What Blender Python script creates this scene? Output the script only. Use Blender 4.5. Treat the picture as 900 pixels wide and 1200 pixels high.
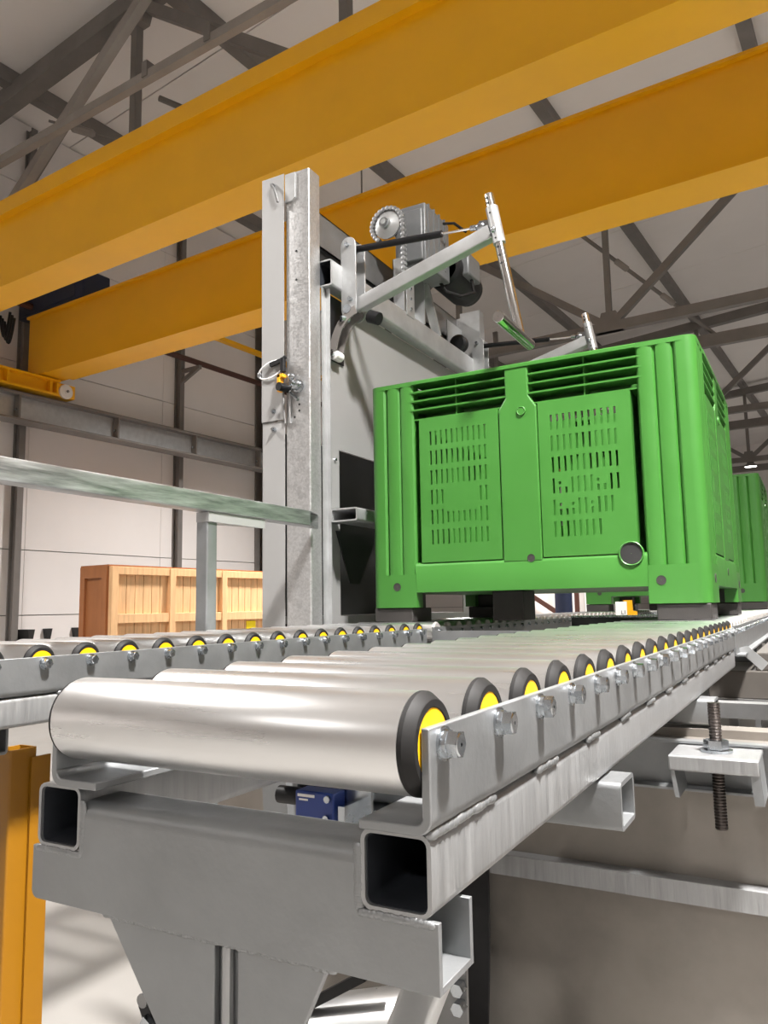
import bpy, bmesh, math, random
from mathutils import Vector, Matrix
random.seed(7)
for o in list(bpy.data.objects): bpy.data.objects.remove(o)
C = bpy.context.scene.collection
SC = bpy.context.scene
H = 0.85                      # eye height above the hall floor; geometry is given relative to eye level
TH = math.radians(-4.35)      # the hall is turned a little against the conveyor line

# ------------------------------------------------------------------ camera
pitch, yaw, roll = math.radians(7.03), math.radians(28.845), math.radians(-0.98)
Fw = Vector((-math.sin(yaw)*math.cos(pitch), math.cos(yaw)*math.cos(pitch), math.sin(pitch)))
Rt = Vector((math.cos(yaw), math.sin(yaw), 0)); Up = Rt.cross(Fw)
R2 = Rt*math.cos(roll)+Up*math.sin(roll); U2 = R2.cross(Fw)
cam = bpy.data.cameras.new('camera'); cam.sensor_fit = 'VERTICAL'; cam.sensor_height = 36.0
cam.lens = 36.0*908.5/1200.0; cam.clip_start = 0.02; cam.clip_end = 200
co = bpy.data.objects.new('camera', cam); C.objects.link(co)
co.matrix_world = Matrix(((R2.x, U2.x, -Fw.x, 0), (R2.y, U2.y, -Fw.y, 0), (R2.z, U2.z, -Fw.z, H), (0, 0, 0, 1)))
SC.camera = co

# ------------------------------------------------------------------ world and exposure
w = bpy.data.worlds.new('world'); SC.world = w; w.use_nodes = True
w.node_tree.nodes['Background'].inputs[0].default_value = (1.0, 0.96, 0.92, 1)
w.node_tree.nodes['Background'].inputs[1].default_value = 0.25
vs = SC.view_settings
vs.view_transform = 'Standard'; vs.look = 'None'; vs.gamma = 1.0; vs.use_curve_mapping = False
vs.exposure = 0.14
LAMP_W = 400.0
LAMPS = [(1.35, .75, 4.6), (-5.5, .7, 4.5), (.95, -6.0, 4.5), (-5.5, -6.0, 4.5), (7.0, -2.0, 4.5),
         (-5.5, 8.0, 4.5), (-.5, 8.0, 4.55), (5.5, 8.0, 4.5), (.8, 16, 4.5), (1.2, 23.5, 4.5), (-3.78, 28.6, 4.52), (1.2, 31, 4.5)]

# ------------------------------------------------------------------ mesh helpers
class MB:
    def __init__(s): s.v = []; s.f = []
    def add(s, vs, fs):
        n = len(s.v); s.v += [tuple(v) for v in vs]; s.f += [tuple(i+n for i in f) for f in fs]; return s
    def box(s, x0, x1, y0, y1, z0, z1):
        return s.add([(x0,y0,z0),(x1,y0,z0),(x1,y1,z0),(x0,y1,z0),(x0,y0,z1),(x1,y0,z1),(x1,y1,z1),(x0,y1,z1)],
                     [(0,3,2,1),(4,5,6,7),(0,1,5,4),(1,2,6,5),(2,3,7,6),(3,0,4,7)])
    def prism(s, poly, axis, a0, a1, hole=None):
        """poly: 2D points, counter-clockwise, in the plane normal to axis; hole: same count inner loop -> hollow tube with open ends"""
        def P(p, a):
            return {'X': (a, p[0], p[1]), 'Y': (p[0], a, p[1]), 'Z': (p[0], p[1], a)}[axis]
        n = len(poly)
        if hole is None:
            vs = [P(p, a0) for p in poly]+[P(p, a1) for p in poly]
            fs = [tuple(range(n-1, -1, -1)), tuple(range(n, 2*n))]+[(i, (i+1) % n, n+(i+1) % n, n+i) for i in range(n)]
        else:
            vs = [P(p, a0) for p in poly]+[P(p, a1) for p in poly]+[P(p, a0) for p in hole]+[P(p, a1) for p in hole]
            fs = []
            for i in range(n):
                j = (i+1) % n
                fs += [(i, j, n+j, n+i), (2*n+j, 2*n+i, 3*n+i, 3*n+j), (j, i, 2*n+i, 2*n+j), (n+i, n+j, 3*n+j, 3*n+i)]
        if axis == 'Y': fs = [f[::-1] for f in fs]
        return s.add(vs, fs)
    def rhs(s, axis, u0, u1, w0, w1, a0, a1, t=.004, r=.006):
        return s.prism(rrect(u0, u1, w0, w1, r), axis, a0, a1, rrect(u0+t, u1-t, w0+t, w1-t, max(r-t, .0015)))
    def frame(s, p, q, up=(0, 0, 1)):
        p = Vector(p); q = Vector(q); d = (q-p).normalized(); u = Vector(up)
        if abs(d.dot(u)) > .98: u = Vector((0, 1, 0))
        sx = d.cross(u).normalized(); sy = sx.cross(d)
        return p, q, d, sx, sy
    def bar(s, p, q, w, h, up=(0, 0, 1)):
        p, q, d, a, b = s.frame(p, q, up); vs = []
        for c in (p, q):
            vs += [c-a*w/2-b*h/2, c+a*w/2-b*h/2, c+a*w/2+b*h/2, c-a*w/2+b*h/2]
        return s.add(vs, [(3,2,1,0),(4,5,6,7),(0,1,5,4),(1,2,6,5),(2,3,7,6),(3,0,4,7)])
    def tubebar(s, p, q, w, h, t=.003, up=(0, 0, 1)):
        p, q, d, a, b = s.frame(p, q, up); n0 = len(s.v)
        m = MB().rhs('Z', -w/2, w/2, -h/2, h/2, 0, (q-p).length, t, t*1.6)
        return s.add([p+a*v[0]+b*v[1]+d*v[2] for v in m.v], [f[::-1] for f in m.f])
    def cyl(s, p, q, r, n=20, r2=None):
        p, q, d, a, b = s.frame(p, q); r2 = r if r2 is None else r2; vs = []
        for c, rr in ((p, r), (q, r2)):
            vs += [c+a*rr*math.cos(2*math.pi*i/n)+b*rr*math.sin(2*math.pi*i/n) for i in range(n)]
        return s.add(vs, [tuple(range(n-1, -1, -1)), tuple(range(n, 2*n))]+[(i, (i+1) % n, n+(i+1) % n, n+i) for i in range(n)])
    def lathe(s, prof, p, d, n=40, close=True):
        """prof: (distance along d, radius)"""
        p = Vector(p); d = Vector(d).normalized(); _, _, d, a, b = s.frame(p, p+d)
        vs = []
        for (h, r) in prof:
            vs += [p+d*h+a*r*math.cos(2*math.pi*i/n)+b*r*math.sin(2*math.pi*i/n) for i in range(n)]
        fs = []
        for k in range(len(prof)-1):
            fs += [(k*n+i, k*n+(i+1) % n, (k+1)*n+(i+1) % n, (k+1)*n+i) for i in range(n)]
        if close:
            fs += [tuple(range(n-1, -1, -1)), tuple((len(prof)-1)*n+i for i in range(n))]
        return s.add(vs, fs)
    def path(s, pts, r, n=8):
        pts = [Vector(p) for p in pts]; vs = []; fs = []; prev = None
        for i, p in enumerate(pts):
            d = (pts[min(i+1, len(pts)-1)]-pts[max(i-1, 0)]).normalized()
            if prev is None:
                a = d.cross(Vector((0, 0, 1)))
                if a.length < .1: a = d.cross(Vector((0, 1, 0)))
            else: a = prev-d*prev.dot(d)
            a.normalize(); prev = a; b = d.cross(a)
            vs += [p+a*r*math.cos(2*math.pi*k/n)+b*r*math.sin(2*math.pi*k/n) for k in range(n)]
        for i in range(len(pts)-1):
            fs += [(i*n+k, i*n+(k+1) % n, (i+1)*n+(k+1) % n, (i+1)*n+k) for k in range(n)]
        fs += [tuple(range(n-1, -1, -1)), tuple((len(pts)-1)*n+k for k in range(n))]
        return s.add(vs, fs)
    def blob(s, c, rx, ry, rz, n=10, m=6):
        vs = [(c[0], c[1], c[2]-rz)]; fs = []
        for j in range(1, m):
            t = -math.pi/2+math.pi*j/m
            vs += [(c[0]+rx*math.cos(t)*math.cos(2*math.pi*i/n), c[1]+ry*math.cos(t)*math.sin(2*math.pi*i/n), c[2]+rz*math.sin(t)) for i in range(n)]
        vs.append((c[0], c[1], c[2]+rz))
        for i in range(n):
            fs.append((0, 1+(i+1) % n, 1+i)); L = 1+(m-2)*n
            fs.append((L+i, L+(i+1) % n, len(vs)-1))
            for j in range(m-2):
                fs.append((1+j*n+i, 1+j*n+(i+1) % n, 1+(j+1)*n+(i+1) % n, 1+(j+1)*n+i))
        return s.add(vs, fs)
    def holes(s, x0, x1, z0, z1, rects, d0, d1):
        """plate in the u-z plane between depths d0 and d1 with rectangular through holes"""
        xs = sorted({x0, x1, *[round(r[0], 5) for r in rects], *[round(r[1], 5) for r in rects]})
        zs = sorted({z0, z1, *[round(r[2], 5) for r in rects], *[round(r[3], 5) for r in rects]})
        nx, nz = len(xs)-1, len(zs)-1
        sol = [[True]*nz for _ in range(nx)]
        for (a, b, c, d) in rects:
            for i in range(nx):
                if a-1e-6 <= (xs[i]+xs[i+1])/2 <= b+1e-6:
                    for j in range(nz):
                        if c-1e-6 <= (zs[j]+zs[j+1])/2 <= d+1e-6: sol[i][j] = False
        n0 = len(s.v); W = nz+1; K = (nx+1)*W
        for d in (d0, d1):
            for x in xs:
                for z in zs: s.v.append((x, d, z))
        def I(i, j, k): return n0+k*K+i*W+j
        for i in range(nx):
            for j in range(nz):
                if not sol[i][j]: continue
                s.f.append((I(i,j,0), I(i+1,j,0), I(i+1,j+1,0), I(i,j+1,0)))
                s.f.append((I(i,j,1), I(i,j+1,1), I(i+1,j+1,1), I(i+1,j,1)))
                for (di, dj, a, b) in ((-1,0,(i,j+1),(i,j)), (1,0,(i+1,j),(i+1,j+1)), (0,-1,(i,j),(i+1,j)), (0,1,(i+1,j+1),(i,j+1))):
                    ii, jj = i+di, j+dj
                    if 0 <= ii < nx and 0 <= jj < nz and sol[ii][jj]: continue
                    s.f.append((I(*a,0), I(*a,1), I(*b,1), I(*b,0)))
        return s
    def xf(s, fn):
        s.v = [tuple(fn(*v)) for v in s.v]; return s

def rrect(x0, x1, y0, y1, r, k=4):
    pts = []
    for (cx, cy, a0) in ((x1-r, y0+r, -90), (x1-r, y1-r, 0), (x0+r, y1-r, 90), (x0+r, y0+r, 180)):
        for i in range(k+1):
            a = math.radians(a0+90*i/k); pts.append((cx+r*math.cos(a), cy+r*math.sin(a)))
    return pts

LOC = {}
def frame_matrix(loc, frame):
    if frame == 'B':
        c, s_ = math.cos(TH), math.sin(TH)
        return Vector((loc[0]*c-loc[1]*s_, loc[0]*s_+loc[1]*c, loc[2]+H)), TH
    return Vector((loc[0], loc[1], loc[2]+H)), 0.0
def tag(o, label=None, cat=None, group=None, kind=None):
    if label: o['label'] = label
    if cat: o['category'] = cat
    if group: o['group'] = group
    if kind: o['kind'] = kind
    return o
def thing(name, label, cat, loc, frame='C', group=None):
    o = bpy.data.objects.new(name, None); C.objects.link(o); o.empty_display_size = .1
    L, rz = frame_matrix(loc, frame); o.location = L; o.rotation_euler = (0, 0, rz); LOC[o.name] = Vector(loc)
    return tag(o, label, cat, group)
def top_of(o):
    while o.parent: o = o.parent
    return o
def to_mesh(name, mb, off=(0, 0, 0), smooth=35, fix=True):
    me = bpy.data.meshes.new(name)
    me.from_pydata([(v[0]-off[0], v[1]-off[1], v[2]-off[2]) for v in mb.v], [], mb.f)
    if fix:
        bm = bmesh.new(); bm.from_mesh(me); bmesh.ops.recalc_face_normals(bm, faces=bm.faces); bm.to_mesh(me); bm.free()
    if smooth:
        me.polygons.foreach_set('use_smooth', [True]*len(me.polygons)); me.set_sharp_from_angle(angle=math.radians(smooth))
    me.update(); return me
def part(name, mb, mat, parent, label=None, bevel=0, smooth=35, seg=2):
    me = to_mesh(name, mb, LOC[top_of(parent).name], smooth); me.materials.append(mat)
    o = bpy.data.objects.new(name, me); C.objects.link(o); o.parent = parent
    if label: o['label'] = label
    if bevel: bev(o, bevel, seg)
    return o
def solo(name, mb, mat, loc, frame='C', label=None, cat=None, group=None, kind=None, bevel=0, smooth=35):
    me = to_mesh(name, mb, loc, smooth); me.materials.append(mat)
    o = bpy.data.objects.new(name, me); C.objects.link(o)
    L, rz = frame_matrix(loc, frame); o.location = L; o.rotation_euler = (0, 0, rz); LOC[o.name] = Vector(loc)
    if bevel: bev(o, bevel)
    return tag(o, label, cat, group, kind)
def bev(o, wd, seg=2):
    m = o.modifiers.new('bevel', 'BEVEL'); m.width = wd; m.segments = seg; m.limit_method = 'ANGLE'; m.angle_limit = math.radians(40)
    m.harden_normals = False
def inst(name, me, parent, loc):
    """an object on a shared mesh; loc is given relative to its parent"""
    o = bpy.data.objects.new(name, me); C.objects.link(o); o.parent = parent; o.location = loc; return o
def copy_tree(o, parent=None):
    c = o.copy(); C.objects.link(c); c.parent = parent
    if o.name in LOC: LOC[c.name] = LOC[o.name].copy()
    for ch in list(o.children): copy_tree(ch, c)
    return c

# ------------------------------------------------------------------ materials
def srgb(r, g, b):
    f = lambda c: (c/255/12.92 if c/255 <= .04045 else ((c/255+.055)/1.055)**2.4)
    return (f(r), f(g), f(b), 1)
def material(name, col, rough=.5, metal=0., var=.12, scale=8., bump=0., bscale=60., rvar=0., stretch=None, col2=None, kind='noise', spec=.5):
    m = bpy.data.materials.new(name); m.use_nodes = True; nt = m.node_tree; b = nt.nodes['Principled BSDF']
    b.inputs['Roughness'].default_value = rough; b.inputs['Metallic'].default_value = metal
    b.inputs['Specular IOR Level'].default_value = spec
    tc = nt.nodes.new('ShaderNodeTexCoord'); mp = nt.nodes.new('ShaderNodeMapping')
    nt.links.new(tc.outputs['Object'], mp.inputs[0])
    if stretch: mp.inputs['Scale'].default_value = stretch
    if kind == 'voronoi':
        n = nt.nodes.new('ShaderNodeTexVoronoi'); n.inputs['Scale'].default_value = scale; out = n.outputs['Color']
        sep = nt.nodes.new('ShaderNodeSeparateColor'); nt.links.new(out, sep.inputs[0])
        n2 = nt.nodes.new('ShaderNodeTexNoise'); n2.inputs['Scale'].default_value = scale*.25; n2.inputs['Detail'].default_value = 5
        nt.links.new(mp.outputs[0], n2.inputs['Vector'])
        mx = nt.nodes.new('ShaderNodeMix'); mx.data_type = 'FLOAT'; mx.inputs[0].default_value = .55
        nt.links.new(sep.outputs[0], mx.inputs[2]); nt.links.new(n2.outputs[0], mx.inputs[3]); fac = mx.outputs[0]
    else:
        n = nt.nodes.new('ShaderNodeTexNoise'); n.inputs['Scale'].default_value = scale; n.inputs['Detail'].default_value = 6
        n.inputs['Roughness'].default_value = .6; fac = n.outputs[0]
    nt.links.new(mp.outputs[0], n.inputs['Vector'])
    rp = nt.nodes.new('ShaderNodeValToRGB')
    c2 = col2 or tuple(min(1, c*(1+var)) for c in col[:3])+(1,)
    c1 = col if col2 else tuple(c*(1-var) for c in col[:3])+(1,)
    rp.color_ramp.elements[0].color = c1; rp.color_ramp.elements[1].color = c2
    rp.color_ramp.elements[0].position = .3; rp.color_ramp.elements[1].position = .7
    nt.links.new(fac, rp.inputs[0]); nt.links.new(rp.outputs[0], b.inputs['Base Color'])
    if rvar:
        mr = nt.nodes.new('ShaderNodeMapRange'); mr.inputs['To Min'].default_value = max(.02, rough-rvar); mr.inputs['To Max'].default_value = min(1, rough+rvar)
        mr.inputs['From Min'].default_value = .25; mr.inputs['From Max'].default_value = .75
        nt.links.new(fac, mr.inputs[0]); nt.links.new(mr.outputs[0], b.inputs['Roughness'])
    if bump:
        n3 = nt.nodes.new('ShaderNodeTexNoise'); n3.inputs['Scale'].default_value = bscale; n3.inputs['Detail'].default_value = 4
        nt.links.new(mp.outputs[0], n3.inputs['Vector'])
        bp = nt.nodes.new('ShaderNodeBump'); bp.inputs['Strength'].default_value = bump; bp.inputs['Distance'].default_value = .004
        nt.links.new(n3.outputs[0], bp.inputs['Height']); nt.links.new(bp.outputs[0], b.inputs['Normal'])
    return m
def emis(name, col, st):
    m = bpy.data.materials.new(name); m.use_nodes = True; b = m.node_tree.nodes['Principled BSDF']
    b.inputs['Base Color'].default_value = (.9, .9, .9, 1)
    b.inputs['Emission Color'].default_value = col; b.inputs['Emission Strength'].default_value = st; return m

M = {}
M['galv'] = material('dull_galvanized_steel', (.26, .268, .274, 1), .46, .7, .10, 14, .12, 90, .08)
M['galv_spangle'] = material('spangled_galvanized_steel', (.50, .50, .50, 1), .40, .75, .10, 150, .06, 120, .08, kind='voronoi')
M['galv_streak'] = material('streaked_galvanized_steel', (.35, .355, .36, 1), .44, .7, .12, 14, .2, 30, .1, stretch=(7, 7, .5))
M['galv_bright'] = material('bright_galvanized_steel', (.50, .508, .512, 1), .42, .7, .10, 14, .1, 60, .08)
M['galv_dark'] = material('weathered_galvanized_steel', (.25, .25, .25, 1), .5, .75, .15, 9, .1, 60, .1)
M['sheet'] = material('grey_sheet_metal', (.38, .378, .376, 1), .48, .4, .03, 3, 0)
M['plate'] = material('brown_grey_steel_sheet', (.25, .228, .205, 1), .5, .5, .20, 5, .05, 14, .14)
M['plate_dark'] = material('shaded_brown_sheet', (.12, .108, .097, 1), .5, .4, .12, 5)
M['chrome'] = material('polished_chrome', (.80, .80, .80, 1), .10, 1., .02, 5)
M['zinc'] = material('bright_zinc', (.46, .49, .52, 1), .24, 1., .10, 40, 0, 60, .08)
M['roller'] = material('brushed_roller_steel', (.74, .74, .74, 1), .29, .96, .05, 5, .0, 150, .03, stretch=(.5, 8, 8))
_nt = M['roller'].node_tree; _b = _nt.nodes['Principled BSDF']; _b.inputs['Anisotropic'].default_value = .45
_t = _nt.nodes.new('ShaderNodeTangent'); _t.direction_type = 'RADIAL'; _t.axis = 'X'; _nt.links.new(_t.outputs[0], _b.inputs['Tangent'])
M['galv_diag'] = material('scuffed_galvanized_steel', (.40, .41, .415, 1), .36, .8, .5, 6, .08, 40, .1, stretch=(4, 9, 9))
_mp = [n for n in M['galv_diag'].node_tree.nodes if n.type == 'MAPPING'][0]; _mp.inputs['Rotation'].default_value = (math.radians(38), 0, 0); _mp.inputs['Scale'].default_value = (6, 1.2, 14)
M['bore_shade'] = material('painted_bore_shade', (.030, .034, .042, 1), .6, .3, .3, 14)  # dark colour stands in for the shade inside galvanized tubes
M['rubber'] = material('black_rubber', (.010, .0095, .0095, 1), .6, 0, .2, 20, spec=.25)
M['black'] = material('black_plastic', (.009, .009, .010, 1), .45, 0, .2, 20, spec=.3)
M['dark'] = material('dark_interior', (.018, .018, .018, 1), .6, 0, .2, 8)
M['hub'] = material('yellow_hub_plastic', srgb(222, 168, 8), .4, 0, .04, 20)
M['greycap'] = material('grey_roller_cap', (.40, .38, .36, 1), .5, .3, .1, 30)
M['green'] = material('green_crate_plastic', srgb(57, 116, 43), .42, 0, .05, 4, .02, 30, .06)
M['skid'] = material('dark_skid_plastic', (.030, .027, .025, 1), .6, 0, .2, 12)
M['crane'] = material('crane_yellow_paint', srgb(238, 175, 6), .42, 0, .04, 2)
M['yellow'] = material('shaded_post_yellow', srgb(140, 94, 3), .5, 0, .05, 4)  # yellow darkened to hold the shade beneath the left conveyor
M['steel_dark'] = material('dark_painted_steel', (.20, .184, .172, 1), .5, .1, .12, 3)
M['steel_tie'] = material('taupe_painted_steel', (.31, .285, .262, 1), .5, .1, .12, 3)
M['roof'] = material('pale_roof_sheet', (.86, .82, .79, 1), .6, 0, .03, .7)
M['wall'] = material('pale_wall_panel', (.84, .80, .78, 1), .6, 0, .03, .8)
M['floor'] = material('concrete_floor', (.175, .166, .155, 1), .5, 0, .08, 1.6, .05, 12, .1)
M['wood'] = material('pale_pine_board', srgb(226, 182, 134), .65, 0, .16, 6, .1, 30, 0, stretch=(5, 5, .5))
M['ply'] = material('brown_plywood', srgb(158, 100, 58), .6, 0, .1, 5, 0, 30, 0, stretch=(3, 3, .6))
M['stickeryellow'] = material('yellow_paper', srgb(240, 215, 20), .6, 0, .03, 5)
M['white'] = material('white_plastic', (.78, .77, .75, 1), .4, 0, .04, 8)
M['navy'] = material('navy_painted_metal', srgb(24, 34, 60), .5, 0, .1, 5)
M['blue'] = material('blue_sensor_plastic', srgb(36, 60, 130), .35, 0, .08, 40)
M['motor'] = material('grey_motor_paint', (.17, .175, .18, 1), .45, .2, .1, 12)
M['rust'] = material('dark_red_pipe', srgb(74, 44, 36), .5, 0, .1, 5)
M['rod'] = material('dark_oily_steel_rod', (.06, .05, .045, 1), .35, .8, .2, 30)
M['lens'] = emis('lamp_lens', (1, .97, .92, 1), 14)
M['orange'] = material('amber_plastic', srgb(235, 165, 20), .4, 0, .05, 20)

# ------------------------------------------------------------------ hall: floor, walls, roof
XW, XE, YN, YF = -9.5, 10.5, -12.0, 38.0
def roof_z(x): return 7.39+.07*x if x < 3.5 else 7.39+.07*3.5-.07*(x-3.5)
def structure(name, mb, mat, loc=(0, 0, 0), smooth=0):
    return solo(name, mb, mat, loc, 'B', kind='structure', smooth=smooth)
structure('floor', MB().box(XW-.3, XE+.3, YN-.3, YF+.3, -H-.2, -H), M['floor'], (0, 0, -H))
wl = structure('wall_left', MB().box(XW-.25, XW-.06, YN-.2, YF+.2, -H, 6.72), M['steel_tie'], (XW, 10, -H))
seams = [-H, -.02, .83, 1.66, 2.49, 3.32, 4.15, 4.98, 5.81, 6.70]
bays = [-12, -5.25, -.8, 1.45, 3.65, 5.9, 8.15, 10.4, 15.0, 20, 27.4, 38]
for z0, z1 in zip(seams[:-1], seams[1:]):
    for y0, y1 in zip(bays[:-1], bays[1:]):
        part('panel', MB().box(XW-.06, XW+random.uniform(-.004, .0), y0+.003, y1-.003, z0+.006, z1-.006), M['wall'], wl, smooth=0)
structure('wall_right', MB().box(XE, XE+.25, YN-.2, YF+.2, -H, 7.2), M['wall'], (XE, 10, -H))
structure('wall_far', MB().prism([(XW, -H), (XE, -H), (XE, roof_z(XE)), (3.5, roof_z(3.5)), (XW, roof_z(XW))], 'Y', YF, YF+.25), M['wall'], (0, YF, -H))
structure('wall_near', MB().prism([(XW, -H), (XE, -H), (XE, roof_z(XE)), (3.5, roof_z(3.5)), (XW, roof_z(XW))], 'Y', YN-.25, YN), M['wall'], (0, YN, -H))
ceil = structure('ceiling', MB().prism([(XW-.3, roof_z(XW-.3)+.1), (3.5, roof_z(3.5)+.1), (XE+.3, roof_z(XE+.3)+.1), (XE+.3, roof_z(XE+.3)+.3), (3.5, roof_z(3.5)+.3), (XW-.3, roof_z(XW-.3)+.3)], 'Y', YN-.3, YF+.3), M['steel_tie'], (0, 10, 7))
y = YN-.25
while y < YF:
    y1 = min(y+2.66, YF+.25)
    for xa, xb in ((XW-.2, 3.5), (3.5, XE+.2)):
        part('panel', MB().prism([(xa, roof_z(xa)), (xb, roof_z(xb)), (xb, roof_z(xb)+.1), (xa, roof_z(xa)+.1)], 'Y', y+.008, y1-.008), M['roof'], ceil, smooth=0)
    y = y1
# hooks at the wall's foot (dark wedge brackets)
for i, (y_, nm) in enumerate(((5.85, 'dark wedge bracket at the foot of the nearest wall column'), (6.25, 'middle one of the three dark wedge brackets low on the pale wall'), (6.68, 'dark wedge bracket low on the wall, nearest the wooden crate'))):
    solo('wall_bracket', MB().prism([(y_-.02, -.36), (y_+.02, -.36), (y_+.05, -.2), (y_-.05, -.2)], 'X', XW, XW+.07 if i else XW+.3), M['dark'], (XW, y_, -.36), 'B', nm, 'bracket', smooth=0)
# wall columns
def hcol(y, label, wdt=.085, dep=.14, z1=6.6):
    m = MB(); x0 = XW+.005
    r = thing('steel_column', label, 'column', (XW+.1, y, -H), 'B')
    part('web', MB().box(x0+.02, x0+dep-.02, y-.008, y+.008, -H, z1), M['steel_dark'], r, smooth=0)
    part('flange', MB().box(x0, x0+.02, y-wdt/2, y+wdt/2, -H, z1), M['steel_dark'], r, smooth=0)
    part('flange', MB().box(x0+dep-.02, x0+dep, y-wdt/2, y+wdt/2, -H, z1), M['steel_dark'], r, smooth=0)
    return r
hcol(5.72, 'dark steel wall column at the left edge of the photo')
c2 = hcol(8.42, 'dark steel wall column behind the middle of the wooden crate')
part('pipe_bracket', MB().bar((XW+.1, 8.42, 3.66), (XW+.5, 8.42, 3.84), .05, .06).box(XW+.14, XW+.55, 8.39, 8.45, 3.82, 3.875), M['steel_dark'], c2, smooth=0)
hcol(10.45, 'widest dark steel wall column, just left of the tall machine post', .36, .24)

# trusses across the hall
XT = [-9.29, -6.47, -3.65, -.83, 1.99, 4.81, 7.63]
def truss(y, label, group=None):
    r = thing('roof_truss', label, 'truss', (0, y, 4.6), 'B', group)
    zt = lambda x: roof_z(x)-.27
    part('top_chord', MB().bar((XW, y, zt(XW)), (3.5, y, zt(3.5)), .20, .22).bar((3.5, y, zt(3.5)), (XE, y, zt(XE)), .20, .22), M['steel_dark'], r, smooth=0)
    part('bottom_chord', MB().bar((XW, y, 4.6), (XE, y, 4.6), .14, .16), M['steel_dark'], r, smooth=0)
    for i, x in enumerate(XT):
        part('vertical', MB().bar((x, y, 4.6), (x, y, zt(x)), .09, .09), M['steel_dark'], r, smooth=0)
        part('gusset', MB().prism([(x-.22, 4.52), (x+.22, 4.52), (x+.12, 4.86), (x-.12, 4.86)] if i % 2 == 0 else [(x-.14, zt(x)-.3), (x+.14, zt(x)-.3), (x+.25, zt(x)), (x-.25, zt(x))], 'Y', y-.055, y+.055), M['steel_dark'], r, smooth=0)
    for i in range(len(XT)-1):
        a, b = XT[i], XT[i+1]
        za, zb = (4.6, zt(b)) if i % 2 == 0 else (zt(a), 4.6)
        part('diagonal', MB().bar((a, y, za), (b, y, zb), .10, .12), M['steel_dark'], r, smooth=0)
    return r
truss(5.1, 'dark steel roof truss nearest overhead, above the yellow crane beams')
truss(12.6, 'dark steel roof truss seen right behind the green crate in front')
truss(20.0, 'third dark steel roof truss, between the two nearer ones and the far lamp')
truss(27.4, 'farthest dark steel roof truss, beside the small bright lamp')
# tie beams beside trusses
for y_, z_, lb in ((14.2, 4.56, 'thick dark tie beam just beyond the truss behind the crate'), (21.7, 4.58, 'dark tie beam just beyond the third truss'), (29.3, 4.6, 'most distant dark tie beam under the roof')):
    r = thing('tie_beam', lb, 'beam', (0, y_, z_), 'B')
    part('beam', MB().bar((XW, y_, z_), (XE, y_, z_), .12, .22), M['steel_dark'], r, smooth=0)
    for x in XT[1::2]:
        part('hanger', MB().prism([(x-.06, z_+.1), (x+.06, z_+.1), (x+.03, z_+.5), (x+.05, 5.6), (x-.05, 5.6), (x-.03, z_+.5)], 'Y', y_-.03, y_+.03), M['steel_dark'], r, smooth=0)
# purlins along the hall
PUR = [(-8.8, 'dark purlin nearest the left wall, crossing the upper left corner'), (-6.2, 'dark purlin right of the nearest truss vertical, second from the left wall'),
       (-3.65, 'dark purlin coming down behind the crate, right of the slim brace rod'), (-1.02, 'dark purlin at the top right, above the far yellow girder'),
       (1.6, None), (4.2, None), (6.8, None), (9.4, None)]
for x, lb in PUR:
    zz = roof_z(x)
    solo('purlin', MB().box(x-.08, x+.08, YN+.02, YF-.02, zz-.2, zz-.001), M['steel_dark'], (x, 10, zz), 'B', lb or 'dark purlin out of view on the right half of the roof', 'purlin', 'purlins under the roof', smooth=0)
# slim brace rods
def rod(name, p, q, r_, label, mid=None):
    t = thing(name, label, 'brace rod', p, 'B')
    part('rod', MB().cyl(p, q, r_, 8), M['steel_dark'], t)
    if mid:
        P, Q = Vector(p), Vector(q)
        for k in mid:
            c = P.lerp(Q, k); d = (Q-P).normalized()*.14
            part('turnbuckle', MB().lathe([(-.16, .02), (-.12, .055), (.12, .055), (.16, .02)], c, d, 10), M['steel_tie'], t)
rod('brace_rod', (-4.2, 12.9, 6.55), (-2.2, 14.4, 4.6), .035, 'slim diagonal brace rod with pale turnbuckles above the crate', (.3, .62))
rod('brace_rod', (-8.7, 5.5, 6.35), (-7.25, 7.3, 6.0), .018, 'thin brace rod with turnbuckle at the upper left corner', (.18,))
rod('brace_rod', (-7.4, 6.2, 6.55), (-5.6, 7.6, 5.6), .04, 'short dark strut under the roof right of the taupe rail')
# light rail along the near truss
r = thing('conduit_rail', 'taupe square rail crossing the upper left corner above the near crane beam', 'rail', (-4, 4.35, 4.9), 'B')
part('rail', MB().bar((XW, 4.35, 4.87), (XE, 4.35, 4.87), .075, .085), M['steel_tie'], r, smooth=0)
for x in (-5.35, -4.55, -2.3, -.4):
    part('clamp', MB().box(x-.035, x+.035, 4.30, 4.40, 4.85, 5.0), M['steel_dark'], r, smooth=0)
r2 = thing('brace_strut', 'taupe sloping strut between the left roof truss and the taupe rail', 'strut', (-6.6, 4.75, 5), 'B')
part('strut', MB().bar((-5.75, 4.75, 6.35), (-8.7, 4.75, 4.35), .10, .11), M['steel_tie'], r2, smooth=0)

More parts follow.
